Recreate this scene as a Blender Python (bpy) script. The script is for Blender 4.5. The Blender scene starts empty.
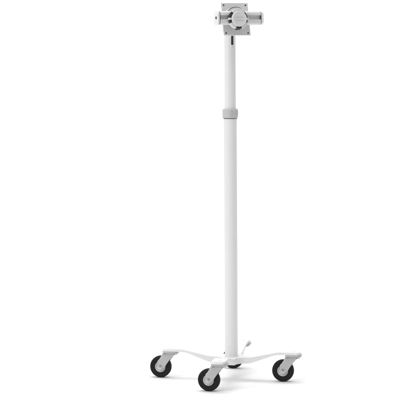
import bpy, bmesh, math, random
from mathutils import Vector, Matrix
random.seed(4)
PI = math.pi
scene = bpy.context.scene
COL = scene.collection
R = math.radians

# ------------------------------------------------------------------ materials
def material(name, base, rough, metal=0.0, spec=0.5, grain=0.0, gscale=900.0, tone=0.0, tscale=14.0, coat=0.0, rvar=0.0):
    m = bpy.data.materials.new(name)
    m.use_nodes = True
    nt = m.node_tree
    b = nt.nodes['Principled BSDF']
    b.inputs['Base Color'].default_value = (*base, 1)
    b.inputs['Roughness'].default_value = rough
    b.inputs['Metallic'].default_value = metal
    b.inputs['Specular IOR Level'].default_value = spec
    b.inputs['Coat Weight'].default_value = coat
    tc = nt.nodes.new('ShaderNodeTexCoord')
    if tone or rvar:
        n = nt.nodes.new('ShaderNodeTexNoise')
        n.inputs['Scale'].default_value = tscale
        n.inputs['Detail'].default_value = 6
        nt.links.new(tc.outputs['Object'], n.inputs['Vector'])
        if tone:
            r = nt.nodes.new('ShaderNodeValToRGB')
            r.color_ramp.elements[0].position = 0.3
            r.color_ramp.elements[1].position = 0.7
            r.color_ramp.elements[0].color = (*[c * (1 - tone) for c in base], 1)
            r.color_ramp.elements[1].color = (*[min(1, c * (1 + tone)) for c in base], 1)
            nt.links.new(n.outputs['Fac'], r.inputs['Fac'])
            nt.links.new(r.outputs['Color'], b.inputs['Base Color'])
        if rvar:
            mr = nt.nodes.new('ShaderNodeMapRange')
            mr.inputs['To Min'].default_value = max(0.02, rough - rvar)
            mr.inputs['To Max'].default_value = min(1, rough + rvar)
            nt.links.new(n.outputs['Fac'], mr.inputs['Value'])
            nt.links.new(mr.outputs['Result'], b.inputs['Roughness'])
    if grain:
        n2 = nt.nodes.new('ShaderNodeTexNoise')
        n2.inputs['Scale'].default_value = gscale
        n2.inputs['Detail'].default_value = 3
        nt.links.new(tc.outputs['Object'], n2.inputs['Vector'])
        bp = nt.nodes.new('ShaderNodeBump')
        bp.inputs['Strength'].default_value = grain
        bp.inputs['Distance'].default_value = 0.0006
        nt.links.new(n2.outputs['Fac'], bp.inputs['Height'])
        nt.links.new(bp.outputs['Normal'], b.inputs['Normal'])
    return m

M = {
    'white': material('white_powder_coat', (.80, .80, .80), .42, grain=.12, tone=.012, rvar=.06),
    'tube': material('satin_tube_paint', (.79, .79, .79), .38, grain=.05, tone=.012, rvar=.05),
    'zinc': material('zinc_plated_steel', (.48, .48, .485), .45, metal=.3, grain=.08, tone=.05, tscale=40, rvar=.08),
    'plate': material('silver_grey_paint', (.65, .65, .65), .45, grain=.15, tone=.02),
    'collar': material('light_grey_plastic', (.53, .53, .53), .5, grain=.1, tone=.02),
    'knob': material('pale_grey_plastic', (.69, .69, .69), .42, grain=.1, tone=.02),
    'rubber': material('black_rubber', (.014, .014, .0145), .7, spec=.22, grain=.25, gscale=500, tone=.25, tscale=60, rvar=.1),
    'hub': material('grey_wheel_plastic', (.70, .70, .70), .45, grain=.1, tone=.03),
    'dark': material('dark_plastic', (.03, .03, .03), .5, grain=.1),
    'shade_seam': material('seam_shade_grey', (.07, .07, .07), .6),  # dark grey that paints shade into the seams
    'steel': material('bright_bolt_steel', (.55, .55, .56), .3, metal=.9),
    'backdrop': material('white_paper_sweep', (.96, .96, .96), .85, spec=.2, grain=.05, gscale=120),
}

# ------------------------------------------------------------------ mesh helpers
def finish(bm, name, mat, parent=None, loc=(0, 0, 0), rot=None, bevel=0.0, seg=2, ang=32, mats=None):
    bmesh.ops.remove_doubles(bm, verts=bm.verts, dist=1e-6)
    bmesh.ops.recalc_face_normals(bm, faces=bm.faces)
    if bevel:
        es = [e for e in bm.edges if len(e.link_faces) == 2 and e.calc_face_angle(0) > R(ang)]
        bmesh.ops.bevel(bm, geom=es, offset=bevel, segments=seg, profile=.5, affect='EDGES', clamp_overlap=True)
    for f in bm.faces: f.smooth = True
    for e in bm.edges:
        if len(e.link_faces) == 2 and e.calc_face_angle(0) > R(40): e.smooth = False
    me = bpy.data.meshes.new(name)
    bm.to_mesh(me); bm.free()
    for mm in (mats or [mat]): me.materials.append(mm)
    o = bpy.data.objects.new(name, me)
    COL.objects.link(o)
    if parent: o.parent = parent
    o.location = loc
    if rot is not None: o.rotation_euler = rot
    return o

def lathe(bm, prof, n=64, axis='Z', cen=(0, 0, 0), close=False, rf=None):
    """prof: list of (radius, height)."""
    rings = []
    for (r, h) in prof:
        ring = []
        for i in range(n):
            a = 2 * PI * i / n
            rr = r * (rf(a, h) if rf else 1)
            p = (rr * math.cos(a), rr * math.sin(a), h)
            if axis == 'Y': p = (p[0], -p[2], p[1])
            if axis == 'X': p = (p[2], p[0], p[1])
            ring.append(bm.verts.new((p[0] + cen[0], p[1] + cen[1], p[2] + cen[2])))
        rings.append(ring)
    k = len(rings)
    for j in range(k if close else k - 1):
        a, b = rings[j], rings[(j + 1) % k]
        for i in range(n):
            bm.faces.new((a[i], a[(i + 1) % n], b[(i + 1) % n], b[i]))
    if not close:
        bm.faces.new(rings[0]); bm.faces.new(rings[-1])

def prism(bm, pts, d0, d1, plane='XZ'):
    """extrude a 2-D outline between depths d0 and d1 along the remaining axis."""
    def P(p, d):
        return {'XZ': (p[0], d, p[1]), 'XY': (p[0], p[1], d), 'YZ': (d, p[0], p[1])}[plane]
    a = [bm.verts.new(P(p, d0)) for p in pts]
    b = [bm.verts.new(P(p, d1)) for p in pts]
    n = len(pts)
    bm.faces.new(a); bm.faces.new(b)
    for i in range(n): bm.faces.new((a[i], a[(i + 1) % n], b[(i + 1) % n], b[i]))

def rounded_rect(w, h, r, n=6, cx=0, cy=0):
    out = []
    for (sx, sy, a0) in ((1, 1, 0), (-1, 1, 90), (-1, -1, 180), (1, -1, 270)):
        for i in range(n + 1):
            a = R(a0 + 90 * i / n)
            out.append((cx + sx * (w / 2 - r) + r * math.cos(a), cy + sy * (h / 2 - r) + r * math.sin(a)))
    return out

def hexagon(r, rot=0): return [(r * math.cos(R(60 * i + rot)), r * math.sin(R(60 * i + rot))) for i in range(6)]

# ------------------------------------------------------------------ the setting: one white paper sweep
def backdrop():
    bm = bmesh.new()
    prof = [(-14, 0), (-9, 0), (-6, 0), (-3, 0), (-1, 0), (0, 0), (1, 0), (2, 0)]
    rad, y0 = 1.6, 2.6
    for i in range(17):
        a = PI / 2 * i / 16
        prof.append((y0 + rad * math.sin(a), rad - rad * math.cos(a)))
    prof += [(y0 + rad, 3.0), (y0 + rad, 4.5), (y0 + rad, 7.0)]
    xs = [-12, -8, -4, -2, -1, 0, 1, 2, 4, 8, 12]
    g = [[bm.verts.new((x, y, z)) for x in xs] for (y, z) in prof]
    for j in range(len(prof) - 1):
        for i in range(len(xs) - 1):
            bm.faces.new((g[j][i], g[j][i + 1], g[j + 1][i + 1], g[j + 1][i]))
    o = finish(bm, 'backdrop', M['backdrop'])
    o['kind'] = 'structure'
    o['label'] = 'seamless white studio floor and backdrop'
    o['category'] = 'backdrop'
backdrop()

# ------------------------------------------------------------------ the stand
stand = bpy.data.objects.new('rolling_stand', None)
COL.objects.link(stand)
stand['label'] = 'tall white pole stand on four black-tyred casters with a grey clamp mount on top'
stand['category'] = 'stand'

PHI = R(-11.9)          # turn of the four-legged base
AXR = .215              # radius of the caster swivel axes
UND, TOP, THK = .0935, .1020, .0085
HTHK = .0210          # depth of the folded skirt at the hub
HUBZ = .0815            # top of the centre of the base
HW = .0235              # half width of a leg
HUBR = .063

# hub plate: a cross with soft inside corners
def cross_outline():
    pts = []
    fr = .0345
    c = HW + fr
    for k in range(4):
        base = []
        base.append((HUBR, -HW)); base.append((HUBR, HW))
        # concave fillet towards the next arm
        for i in range(9):
            a = R(270 - 90 * i / 8)
            base.append((c + fr * math.cos(a), c + fr * math.sin(a)))
        ca, sa = math.cos(k * PI / 2), math.sin(k * PI / 2)
        pts += [(x * ca - y * sa, x * sa + y * ca) for x, y in base]
    return pts
bm = bmesh.new()
prism(bm, cross_outline(), HUBZ - HTHK, HUBZ, 'XY')
es = [e for e in bm.edges if e.calc_face_angle(0) > R(60) and not all(max(abs(v.co.x), abs(v.co.y)) > HUBR - 1e-5 for v in e.verts)]
bmesh.ops.bevel(bm, geom=es, offset=.0024, segments=4, profile=.5, affect='EDGES', clamp_overlap=True)
base = finish(bm, 'base_plate', M['white'], stand, rot=(0, 0, PHI))
bm = bmesh.new()   # clamping nut below the pole
prism(bm, hexagon(.015), HUBZ - HTHK - .009, HUBZ - HTHK - .0005, 'XY')
lathe(bm, [(.021, HUBZ - HTHK - .003), (.021, HUBZ - HTHK - .0004)], 40)
finish(bm, 'nut', M['zinc'], base, bevel=.0008)

def leg_mesh():
    """flat tip, S-bend down to the hub, rounded end; lies along +X"""
    bm = bmesh.new()
    rs = []
    r = HUBR
    while r < AXR: rs.append(r); r += .006
    tip = AXR + .0265
    rc = .016
    r = AXR
    while r < tip - rc: rs.append(r); r += .004
    for i in range(11):
        rs.append(tip - rc + rc * math.sin(PI / 2 * i / 10))
    def z(r):
        t = (r - .064) / (.175 - .064); t = min(1, max(0, t))
        # straight slope with short bends
        e = .14
        if t < e: s = t * t / (2 * e)
        elif t > 1 - e: s = (1 - e) - (1 - t) ** 2 / (2 * e)
        else: s = t - e / 2
        return HUBZ + (TOP - HUBZ) * s / (1 - e)
    def th(r):
        t = min(1, max(0, (r - HUBR) / .085))
        return HTHK + (THK - HTHK) * t
    def w(r):
        if r <= tip - rc: return HW
        d = r - (tip - rc)
        return HW - rc + math.sqrt(max(0, rc * rc - d * d))
    ws = [-1, -.85, -.4, 0, .4, .85, 1]
    top = [[bm.verts.new((r, w(r) * k, z(r))) for k in ws] for r in rs]
    bot = [[bm.verts.new((r, w(r) * k, z(r) - th(r))) for k in ws] for r in rs]
    n, m = len(rs), len(ws)
    for i in range(n - 1):
        for j in range(m - 1):
            bm.faces.new((top[i][j], top[i + 1][j], top[i + 1][j + 1], top[i][j + 1]))
            bm.faces.new((bot[i][j], bot[i][j + 1], bot[i + 1][j + 1], bot[i + 1][j]))
        for j in (0, m - 1):
            bm.faces.new((top[i][j], top[i + 1][j], bot[i + 1][j], bot[i][j]))
    for i in (0, n - 1):
        for j in range(m - 1):
            bm.faces.new((top[i][j], top[i][j + 1], bot[i][j + 1], bot[i][j]))
    return bm
def bevel_rim(bm, off):
    es = [e for e in bm.edges if len(e.link_faces) == 2 and e.calc_face_angle(0) > R(60) and min(v.co.x for v in e.verts) > HUBR + .0005]
    bmesh.ops.bevel(bm, geom=es, offset=off, segments=3, profile=.5, affect='EDGES', clamp_overlap=True)

# --- one caster; the swivel axis is the local origin, the wheel trails towards -X, z measured from the floor
TRAIL, WR = .0345, .0375
def arc(cx, cz, r, a0, a1, n):
    return [(cx + r * math.cos(R(a0 + (a1 - a0) * i / n)), cz + r * math.sin(R(a0 + (a1 - a0) * i / n))) for i in range(n + 1)]
def fork_outline():
    pts = []
    zt = UND - .0095
    pts += [(-.0260, zt), (.0230, zt)]
    # front edge sweeps down to the axle with a soft hollow under the plate
    for i in range(1, 10):
        t = i / 10
        p0, p1, p2 = (.0230, zt), (.0075, .0800), (-.0225, .0290)
        pts.append(((1 - t) ** 2 * p0[0] + 2 * t * (1 - t) * p1[0] + t * t * p2[0], (1 - t) ** 2 * p0[1] + 2 * t * (1 - t) * p1[1] + t * t * p2[1]))
    pts += arc(-TRAIL, WR, .0118, -38, -190, 14)
    pts += [(-.0440, .047), (-.0428, .0585), (-.0375, .0640), (-.0310, .0735)]
    return pts
def caster(a):
    bm = bmesh.new()
    # mounting plate under the leg
    prism(bm, rounded_rect(.054, .044, .009, cx=.002), UND - .0075, UND - .0002, 'XY')
    # swivel raceway
    lathe(bm, [(.020, UND - .0100), (.0200, UND - .009), (.0200, UND - .0081)], 48)
    # yoke: crown and two cheeks
    prism(bm, rounded_rect(.0500, .034, .006, cx=-.0015), UND - .0125, UND - .0095, 'XY')
    for s in (-1, 1):
        prism(bm, fork_outline(), s * .0147, s * .0172, 'XZ')
    c = finish(bm, 'caster', M['zinc'], stand, bevel=.0007, seg=2)
    # tyre: rounded tread
    bm = bmesh.new()
    prof = [(.0185, -.0105), (.0215, -.0115), (.0222, -.0121), (.0232, -.0121), (.0240, -.0115), (.0300, -.0120), (.0312, -.0126), (.0322, -.0126), (.0335, -.0116), (.0360, -.0100), (.0372, -.006), (.0375, 0),
            (.0372, .006), (.0360, .0100), (.0335, .0116), (.0322, .0126), (.0312, .0126), (.0300, .0120), (.0240, .0115), (.0232, .0121), (.0222, .0121), (.0215, .0115), (.0185, .0105)]
    lathe(bm, prof, 96, 'Y', close=True)
    finish(bm, 'tyre', M['rubber'], c, loc=(-TRAIL, 0, WR))
    # wheel hub: dished disc with a centre boss
    bm = bmesh.new()
    prof = [(.0015, -.0140), (.0075, -.0140), (.0080, -.0132), (.0085, -.0085), (.0145, -.0075), (.0162, -.0110), (.0180, -.0118), (.0186, -.0105),
            (.0186, .0105), (.0180, .0118), (.0162, .0110), (.0145, .0075), (.0085, .0085), (.0080, .0132), (.0075, .0140), (.0015, .0140)]
    lathe(bm, prof, 64, 'Y')
    finish(bm, 'wheel_hub', M['hub'], c, loc=(-TRAIL, 0, WR))
    # axle bolt head, washer and nut
    bm = bmesh.new()
    lathe(bm, [(.0078, .0172), (.0078, .0184)], 32, 'Y')
    prism(bm, hexagon(.0056, 12), -.0184, -.0222, 'XZ')
    lathe(bm, [(.0078, -.0172), (.0078, -.0184)], 32, 'Y')
    prism(bm, hexagon(.0056, 40), .0184, .0232, 'XZ')
    lathe(bm, [(.0030, -.0265), (.0032, -.025), (.0032, .025), (.0030, .0262)], 20, 'Y')
    finish(bm, 'axle_bolt', M['steel'], c, loc=(-TRAIL, 0, WR), bevel=.0004)
    # four bolts of the mounting plate
    for sx in (-1, 1):
        for sy in (-1, 1):
            bm = bmesh.new()
            lathe(bm, [(.0032, UND - .0112), (.0040, UND - .0106), (.0040, UND - .0078)], 16, cen=(sx * .0215, sy * .0172, 0))
            finish(bm, 'bolt', M['steel'], c)
    c.location = (AXR * math.cos(a), AXR * math.sin(a), 0)
    return c

SWIVEL = [R(-12), R(-13.5), R(-11), R(-12)]
for k in range(4):
    a = PHI + PI / 2 * (k + 2)
    bm = leg_mesh()
    bevel_rim(bm, .0024)
    lg = finish(bm, 'leg', M['white'], stand, rot=(0, 0, a))
    bm = bmesh.new()
    lathe(bm, [(.0062, TOP - .0010), (.0062, TOP + .0004), (.0054, TOP + .0010), (.0034, TOP + .0010), (.0030, TOP + .0004)], 28, cen=(AXR, 0, 0))
    finish(bm, 'bolt', M['white'], lg)
    c = caster(a)
    c.rotation_euler.z = SWIVEL[k]

# --- telescoping pole
RL, RU = .0226, .0198
bm = bmesh.new()
lathe(bm, [(RL + .0016, HUBZ + .0003), (RL + .0012, HUBZ + .0022), (RL, HUBZ + .0032), (RL, .905), (RL - .002, .905), (RL - .002, HUBZ + .0003)], 96, close=True)
lower = finish(bm, 'lower_tube', M['tube'], stand)

# upper tube with a real cable slot cut through its front
SLOT = R(-90 + 27)
def upper_tube():
    bm = bmesh.new()
    n = 96
    hs = [.900, 1.00, 1.10, 1.1535, 1.1545, 1.1560, 1.1800, 1.1838, 1.1850, 1.200, 1.236]
    angs = [2 * PI * i / n for i in range(n)]
    outer = [[bm.verts.new((RU * math.cos(a), RU * math.sin(a), h)) for a in angs] for h in hs]
    inner = [[bm.verts.new(((RU - .002) * math.cos(a), (RU - .002) * math.sin(a), h)) for a in angs] for h in hs]
    def hole(i, j):
        am = (angs[i] + PI / n) - (SLOT % (2 * PI))
        am = (am + PI) % (2 * PI) - PI
        zc = (hs[j] + hs[j + 1]) / 2
        if not (1.1535 < zc < 1.1850): return False
        half = .27 if 1.1550 < zc < 1.1840 else .20
        return abs(am) < half
    for j in range(len(hs) - 1):
        for i in range(n):
            i2 = (i + 1) % n
            if hole(i, j):
                # walls where the neighbour is solid
                if not hole(i - 1 if i else n - 1, j): bm.faces.new((outer[j][i], outer[j + 1][i], inner[j + 1][i], inner[j][i]))
                if not hole(i2, j): bm.faces.new((outer[j][i2], outer[j + 1][i2], inner[j + 1][i2], inner[j][i2]))
                if not hole(i, j - 1): bm.faces.new((outer[j][i], outer[j][i2], inner[j][i2], inner[j][i]))
                if not hole(i, j + 1): bm.faces.new((outer[j + 1][i], outer[j + 1][i2], inner[j + 1][i2], inner[j + 1][i]))
            else:
                bm.faces.new((outer[j][i], outer[j][i2], outer[j + 1][i2], outer[j + 1][i]))
                bm.faces.new((inner[j][i], inner[j + 1][i], inner[j + 1][i2], inner[j][i2]))
    for j in (0, len(hs) - 1):
        for i in range(n):
            i2 = (i + 1) % n
            bm.faces.new((outer[j][i], outer[j][i2], inner[j][i2], inner[j][i]))
    return bm
upper = finish(upper_tube(), 'upper_tube', M['tube'], stand)
# dark cable core inside the slot
bm = bmesh.new()
lathe(bm, [(.0172, 1.140), (.0172, 1.200)], 48)
finish(bm, 'cable_sleeve', M['dark'], upper)
# small set screw below the slot
bm = bmesh.new()
sa = R(-90 + 24)
mat = Matrix.Translation((RU * math.cos(sa), RU * math.sin(sa), 1.147)) @ Matrix.Rotation(sa + PI / 2, 4, 'Z')
lathe(bm, [(.0018, -.001), (.0018, .0006), (.0013, .0010)], 20, 'Y')
bmesh.ops.transform(bm, matrix=mat, verts=bm.verts)
finish(bm, 'screw', M['zinc'], upper)

# height collar: fluted plastic ring with a split and a clamp lug
RC = .0270
Z0, Z1 = .9015, .9335
def flute(a, h):
    if h < Z0 + .004 or h > Z1 - .004: return 1
    f = .5 + .5 * math.cos(a * 16)
    g = 1 - .018 * f ** 3
    d = (a - R(-90 + 12) + PI) % (2 * PI) - PI
    if abs(d) < .03: g -= .05
    return g
bm = bmesh.new()
prof = [(RL + .0004, Z0), (RC - .0034, Z0), (RC - .0010, Z0 + .0014), (RC, Z0 + .0038), (RC, Z0 + .0045), (RC, Z1 - .0045), (RC, Z1 - .0038), (RC - .0010, Z1 - .0014), (RC - .0034, Z1), (RU + .0004, Z1 + .0004), (RU + .0003, Z0)]
lathe(bm, prof, 192, close=True, rf=flute)
collar = finish(bm, 'height_collar', M['collar'], stand)
bm = bmesh.new()
prism(bm, rounded_rect(.010, .019, .003, cx=0, cy=(Z0 + Z1) / 2 + .001), -.006, .006, 'XZ')
finish(bm, 'clamp_lug', M['collar'], collar, loc=((RC - .0048) * math.cos(R(-20)), (RC - .0048) * math.sin(R(-20)), 0), rot=(0, 0, R(-20)), bevel=.001)

bm = bmesh.new()
lathe(bm, [(RL + .0002, Z0 - .0022), (RL + .0013, Z0 - .0020), (RL + .0013, Z0 + .0004), (RL + .0002, Z0 + .0004)], 96, close=True)
finish(bm, 'shade_seam', M['shade_seam'], collar)  # added dark ring, stands in for contact shade below the collar

# --- head. frame: x right, y back (front is -y), z up; turned YAW about the pole
YAW = R(20)
HZ = 1.2408
fx, fy = math.sin(YAW), -math.cos(YAW)
PD = .060                      # plate in front of pole axis
def head_rot(p): return (R(-p), 0, YAW)       # -p leans the top backwards
HC = Vector((PD * fx - .0012, PD * fy, HZ))

# arm from pole top to plate
bm = bmesh.new()
lathe(bm, [(.0245, 1.197), (.0250, 1.199), (.0250, 1.249), (.0235, 1.252), (.004, 1.2535)], 64)
prism(bm, rounded_rect(.030, .034, .006, cy=1.228), -.0235, -.0545, 'XZ')
arm = finish(bm, 'tilt_arm', M['plate'], stand, rot=(0, 0, YAW), bevel=.001)

# mounting plate with four corner holes
PW, PH, PT = .0965, .1135, .0045
def plate_mesh():
    bm = bmesh.new()
    hx, hz, hr = .0400, .0490, .0034
    xs = [-PW / 2, -hx - .005, -hx + .005, hx - .005, hx + .005, PW / 2]
    zs = [-PH / 2, -hz - .005, -hz + .005, hz - .005, hz + .005, PH / 2]
    NS = 16
    for d in (-PT / 2, PT / 2):
        grid = [[bm.verts.new((x, d, z)) for x in xs] for z in zs]
        for j in range(5):
            for i in range(5):
                q = (grid[j][i], grid[j][i + 1], grid[j + 1][i + 1], grid[j + 1][i])
                if i in (1, 3) and j in (1, 3):
                    cx, cz = (xs[i] + xs[i + 1]) / 2, (zs[j] + zs[j + 1]) / 2
                    ring = [bm.verts.new((cx + hr * math.cos(2 * PI * k / NS), d, cz + hr * math.sin(2 * PI * k / NS))) for k in range(NS)]
                    corners = {10: q[0], 14: q[1], 2: q[2], 6: q[3]}     # angles 225, 315, 45, 135
                    ks = [2, 6, 10, 14]
                    for t in range(4):
                        k0, k1 = ks[t], ks[(t + 1) % 4]
                        c0, c1 = corners[k0], corners[k1]
                        span = [(k0 + s) % NS for s in range(5)]
                        bm.faces.new([c0, c1] + [ring[s] for s in reversed(span)])
                    if d < 0: first.setdefault((i, j), ring)
                    else:
                        a = first[(i, j)]
                        for k in range(NS): bm.faces.new((a[k], a[(k + 1) % NS], ring[(k + 1) % NS], ring[k]))
                else: bm.faces.new(q)
        if d < 0: g0 = grid
        else:
            for i in range(5):
                bm.faces.new((g0[0][i], g0[0][i + 1], grid[0][i + 1], grid[0][i]))
                bm.faces.new((g0[5][i], g0[5][i + 1], grid[5][i + 1], grid[5][i]))
                bm.faces.new((g0[i][0], g0[i + 1][0], grid[i + 1][0], grid[i][0]))
                bm.faces.new((g0[i][5], g0[i + 1][5], grid[i + 1][5], grid[i][5]))
    return bm
first = {}
PP = 14
bm = plate_mesh()
plate = finish(bm, 'mounting_plate', M['plate'], stand, loc=HC, rot=head_rot(PP))
for (sx, sz) in ((-1, -1), (1, -1), (-1, 1), (1, 1)):
    bm = bmesh.new()
    lathe(bm, [(.0026, -.0012), (.0026, .0016)], 20, 'Y', cen=(sx * .040, .0, sz * .049))
    finish(bm, 'screw', M['dark'], plate)

# round boss on the plate, behind the bar
BP = 4
def on_bar(u, n, v): return HC + Matrix.Rotation(YAW, 3, 'Z') @ (Matrix.Rotation(R(-BP), 3, 'X') @ Vector((u, -n, v)))
def d_shape(r, drop):
    return [(r * math.cos(R(180 * i / 40)), r * math.sin(R(180 * i / 40))) for i in range(41)] + [(-r, -drop), (r, -drop)]
BO = -.0125
bm = bmesh.new()
prism(bm, d_shape(.0385, .018), -.002, -.0310, 'XZ')
prism(bm, d_shape(.0365, .018), -.0309, -.0375, 'XZ')
boss = finish(bm, 'pivot_bracket', M['plate'], stand, loc=on_bar(BO, 0.004, 0), rot=head_rot(BP), bevel=.0012, seg=3, ang=50)
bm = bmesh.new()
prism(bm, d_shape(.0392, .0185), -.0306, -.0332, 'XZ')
finish(bm, 'shade_seam', M['shade_seam'], boss, bevel=.0006, ang=50)  # added dark rim, draws the shadow arc around the bracket

# clamp bar: extruded profile with a channel along its front
BL, BH, B0, B1 = .1475, .0455, .013, .053
def bar_profile():
    r = .010
    p = []
    h = BH / 2
    # (depth n forward, v); go round: back bottom -> front bottom -> channel -> front top -> back top
    p += [(B0 + r + r * math.cos(R(a)), -h + r + r * math.sin(R(a))) for a in (180, 202, 225, 247, 270)]
    p += [(B1 - r + r * math.cos(R(a)), -h + r + r * math.sin(R(a))) for a in (270, 292, 315, 337, 360)]
    p += [(B1, -.0062), (B1 - .0090, -.0062), (B1 - .0090, .0078), (B1, .0078)]
    p += [(B1 - r + r * math.cos(R(a)), h - r + r * math.sin(R(a))) for a in (0, 22, 45, 67, 90)]
    p += [(B0 + r + r * math.cos(R(a)), h - r + r * math.sin(R(a))) for a in (90, 112, 135, 157, 180)]
    return [(-n, v) for n, v in p]
BU, BV = -.0018, .001
bm = bmesh.new()
prism(bm, bar_profile(), -BL / 2, BL / 2, 'YZ')
bar = finish(bm, 'clamp_bar', M['knob'], stand, loc=on_bar(BU, 0, BV), rot=head_rot(BP))
for s in (-1, 1):
    bm = bmesh.new()
    o2 = rounded_rect(B1 - B0 + .001, BH + .001, .012, 8, cx=-(B0 + B1) / 2)
    prism(bm, o2, s * (BL / 2 + .0018), s * (BL / 2 + .0100), 'YZ')
    cap = finish(bm, 'end_cap', M['white'], bar, bevel=.0022, seg=3, ang=60)
    bm = bmesh.new()
    lathe(bm, [(.0050, s * (BL / 2 + .0098)), (.0050, s * (BL / 2 + .0112)), (.0040, s * (BL / 2 + .0119))], 24, 'X', cen=(0, -(B0 + B1) / 2 - .006, 0))
    finish(bm, 'screw', M['dark'], cap)
    bm = bmesh.new()
    prism(bm, rounded_rect(B1 - B0 - .001, BH - .001, .011, 8, cx=-(B0 + B1) / 2), s * (BL / 2 - .0002), s * (BL / 2 + .0024), 'YZ')
    finish(bm, 'shade_seam', M['shade_seam'], cap)  # added dark slab, paints shade into the gap between bar and cap

# clamp knob: dark skirt, pale face and pale grip lobes
KU, KV = -.0148, -.0045
KN = .0535
bm = bmesh.new()
lathe(bm, [(.020, 0), (.034, .0006), (.0345, .003), (.0335, .0105), (.024, .012)], 96, 'Y')
skirt = finish(bm, 'knob_skirt', M['dark'], stand, loc=on_bar(KU, KN, KV), rot=head_rot(BP))
def ring_sector(bm, r0, r1, a0, a1, d0, d1):
    n = max(3, int((a1 - a0) / 5))
    pts = [(r1 * math.cos(R(a0 + (a1 - a0) * i / n)), r1 * math.sin(R(a0 + (a1 - a0) * i / n))) for i in range(n + 1)]
    pts += [(r0 * math.cos(R(a1 - (a1 - a0) * i / n)), r0 * math.sin(R(a1 - (a1 - a0) * i / n))) for i in range(n + 1)]
    prism(bm, pts, -d0, -d1, 'XZ')
bm = bmesh.new()
lathe(bm, [(.022, .010), (.0262, .0125), (.0268, .019), (.0258, .0222), (.0235, .0232), (.0222, .0226), (.004, .0222)], 96, 'Y')
for a0, a1 in ((46, 134), (-6, 6), (174, 186), (206, 250), (290, 334)):
    ring_sector(bm, .0262, .0355, a0, a1, .002, .0165)
knob = finish(bm, 'knob', M['knob'], stand, loc=on_bar(KU, KN, KV), rot=head_rot(BP), bevel=.0009, ang=50)
bm = bmesh.new()
for v in (-.0058, .0046):
    prism(bm, rounded_rect(.030, .0022, .001, 4, cy=v), -.0221, -.0229, 'XZ')
finish(bm, 'ridge', M['collar'], knob)
skirt.parent = knob; skirt.location = (0, 0, 0); skirt.rotation_euler = (0, 0, 0)

# pinch bolt under the knob
bm = bmesh.new()
prism(bm, [(-.013, -.006), (.013, -.006), (.006, -.020), (-.006, -.020)], -.034, -.050, 'XZ')
finish(bm, 'clamp_wedge', M['dark'], stand, loc=on_bar(KU + .004, 0, -.020), rot=head_rot(BP), bevel=.001)

# ------------------------------------------------------------------ camera
H, D = 1.12, 6.0
cam = bpy.data.cameras.new('camera')
cam.sensor_width = 36; cam.sensor_fit = 'HORIZONTAL'
cam.lens = 290 * D / 400 * 36
cam.shift_y = -(200 - 54.8) / 400
cam.clip_end = 200
co = bpy.data.objects.new('camera', cam)
COL.objects.link(co)
ROLL = R(-0.27)
co.location = (-.1032, -D, H)
co.rotation_euler = (Matrix.Rotation(PI / 2, 4, 'X') @ Matrix.Rotation(ROLL, 4, 'Z')).to_euler()
scene.camera = co

# ------------------------------------------------------------------ light: white studio
w = bpy.data.worlds.new('World'); scene.world = w; w.use_nodes = True
bg = w.node_tree.nodes['Background']
bg.inputs['Color'].default_value = (1, 1, 1, 1); bg.inputs['Strength'].default_value = .36
def area(name, loc, target, size, power, sy=None):
    l = bpy.data.lights.new(name, 'AREA')
    l.energy = power; l.size = size
    if sy: l.shape = 'RECTANGLE'; l.size_y = sy
    o = bpy.data.objects.new(name, l); COL.objects.link(o)
    o.location = loc
    o.rotation_euler = (Vector(target) - Vector(loc)).to_track_quat('-Z', 'Y').to_euler()
    return o
area('overhead_softbox', (-.6, -.6, 4.2), (0, .1, 0), 5.5, 106)
area('key_softbox', (-3.6, -2.4, 2.6), (0, 0, .7), 2.0, 74)
area('fill_softbox', (3.6, -1.2, 2.0), (0, 0, .7), 2.4, 13)
area('backdrop_lamp', (0, .9, 5.0), (0, 4.2, 1.6), 5.0, 142, 1.2)

scene.view_settings.view_transform = 'Standard'
scene.view_settings.look = 'None'
scene.view_settings.exposure = -.10
scene.view_settings.gamma = 1
scene.render.engine = 'CYCLES'
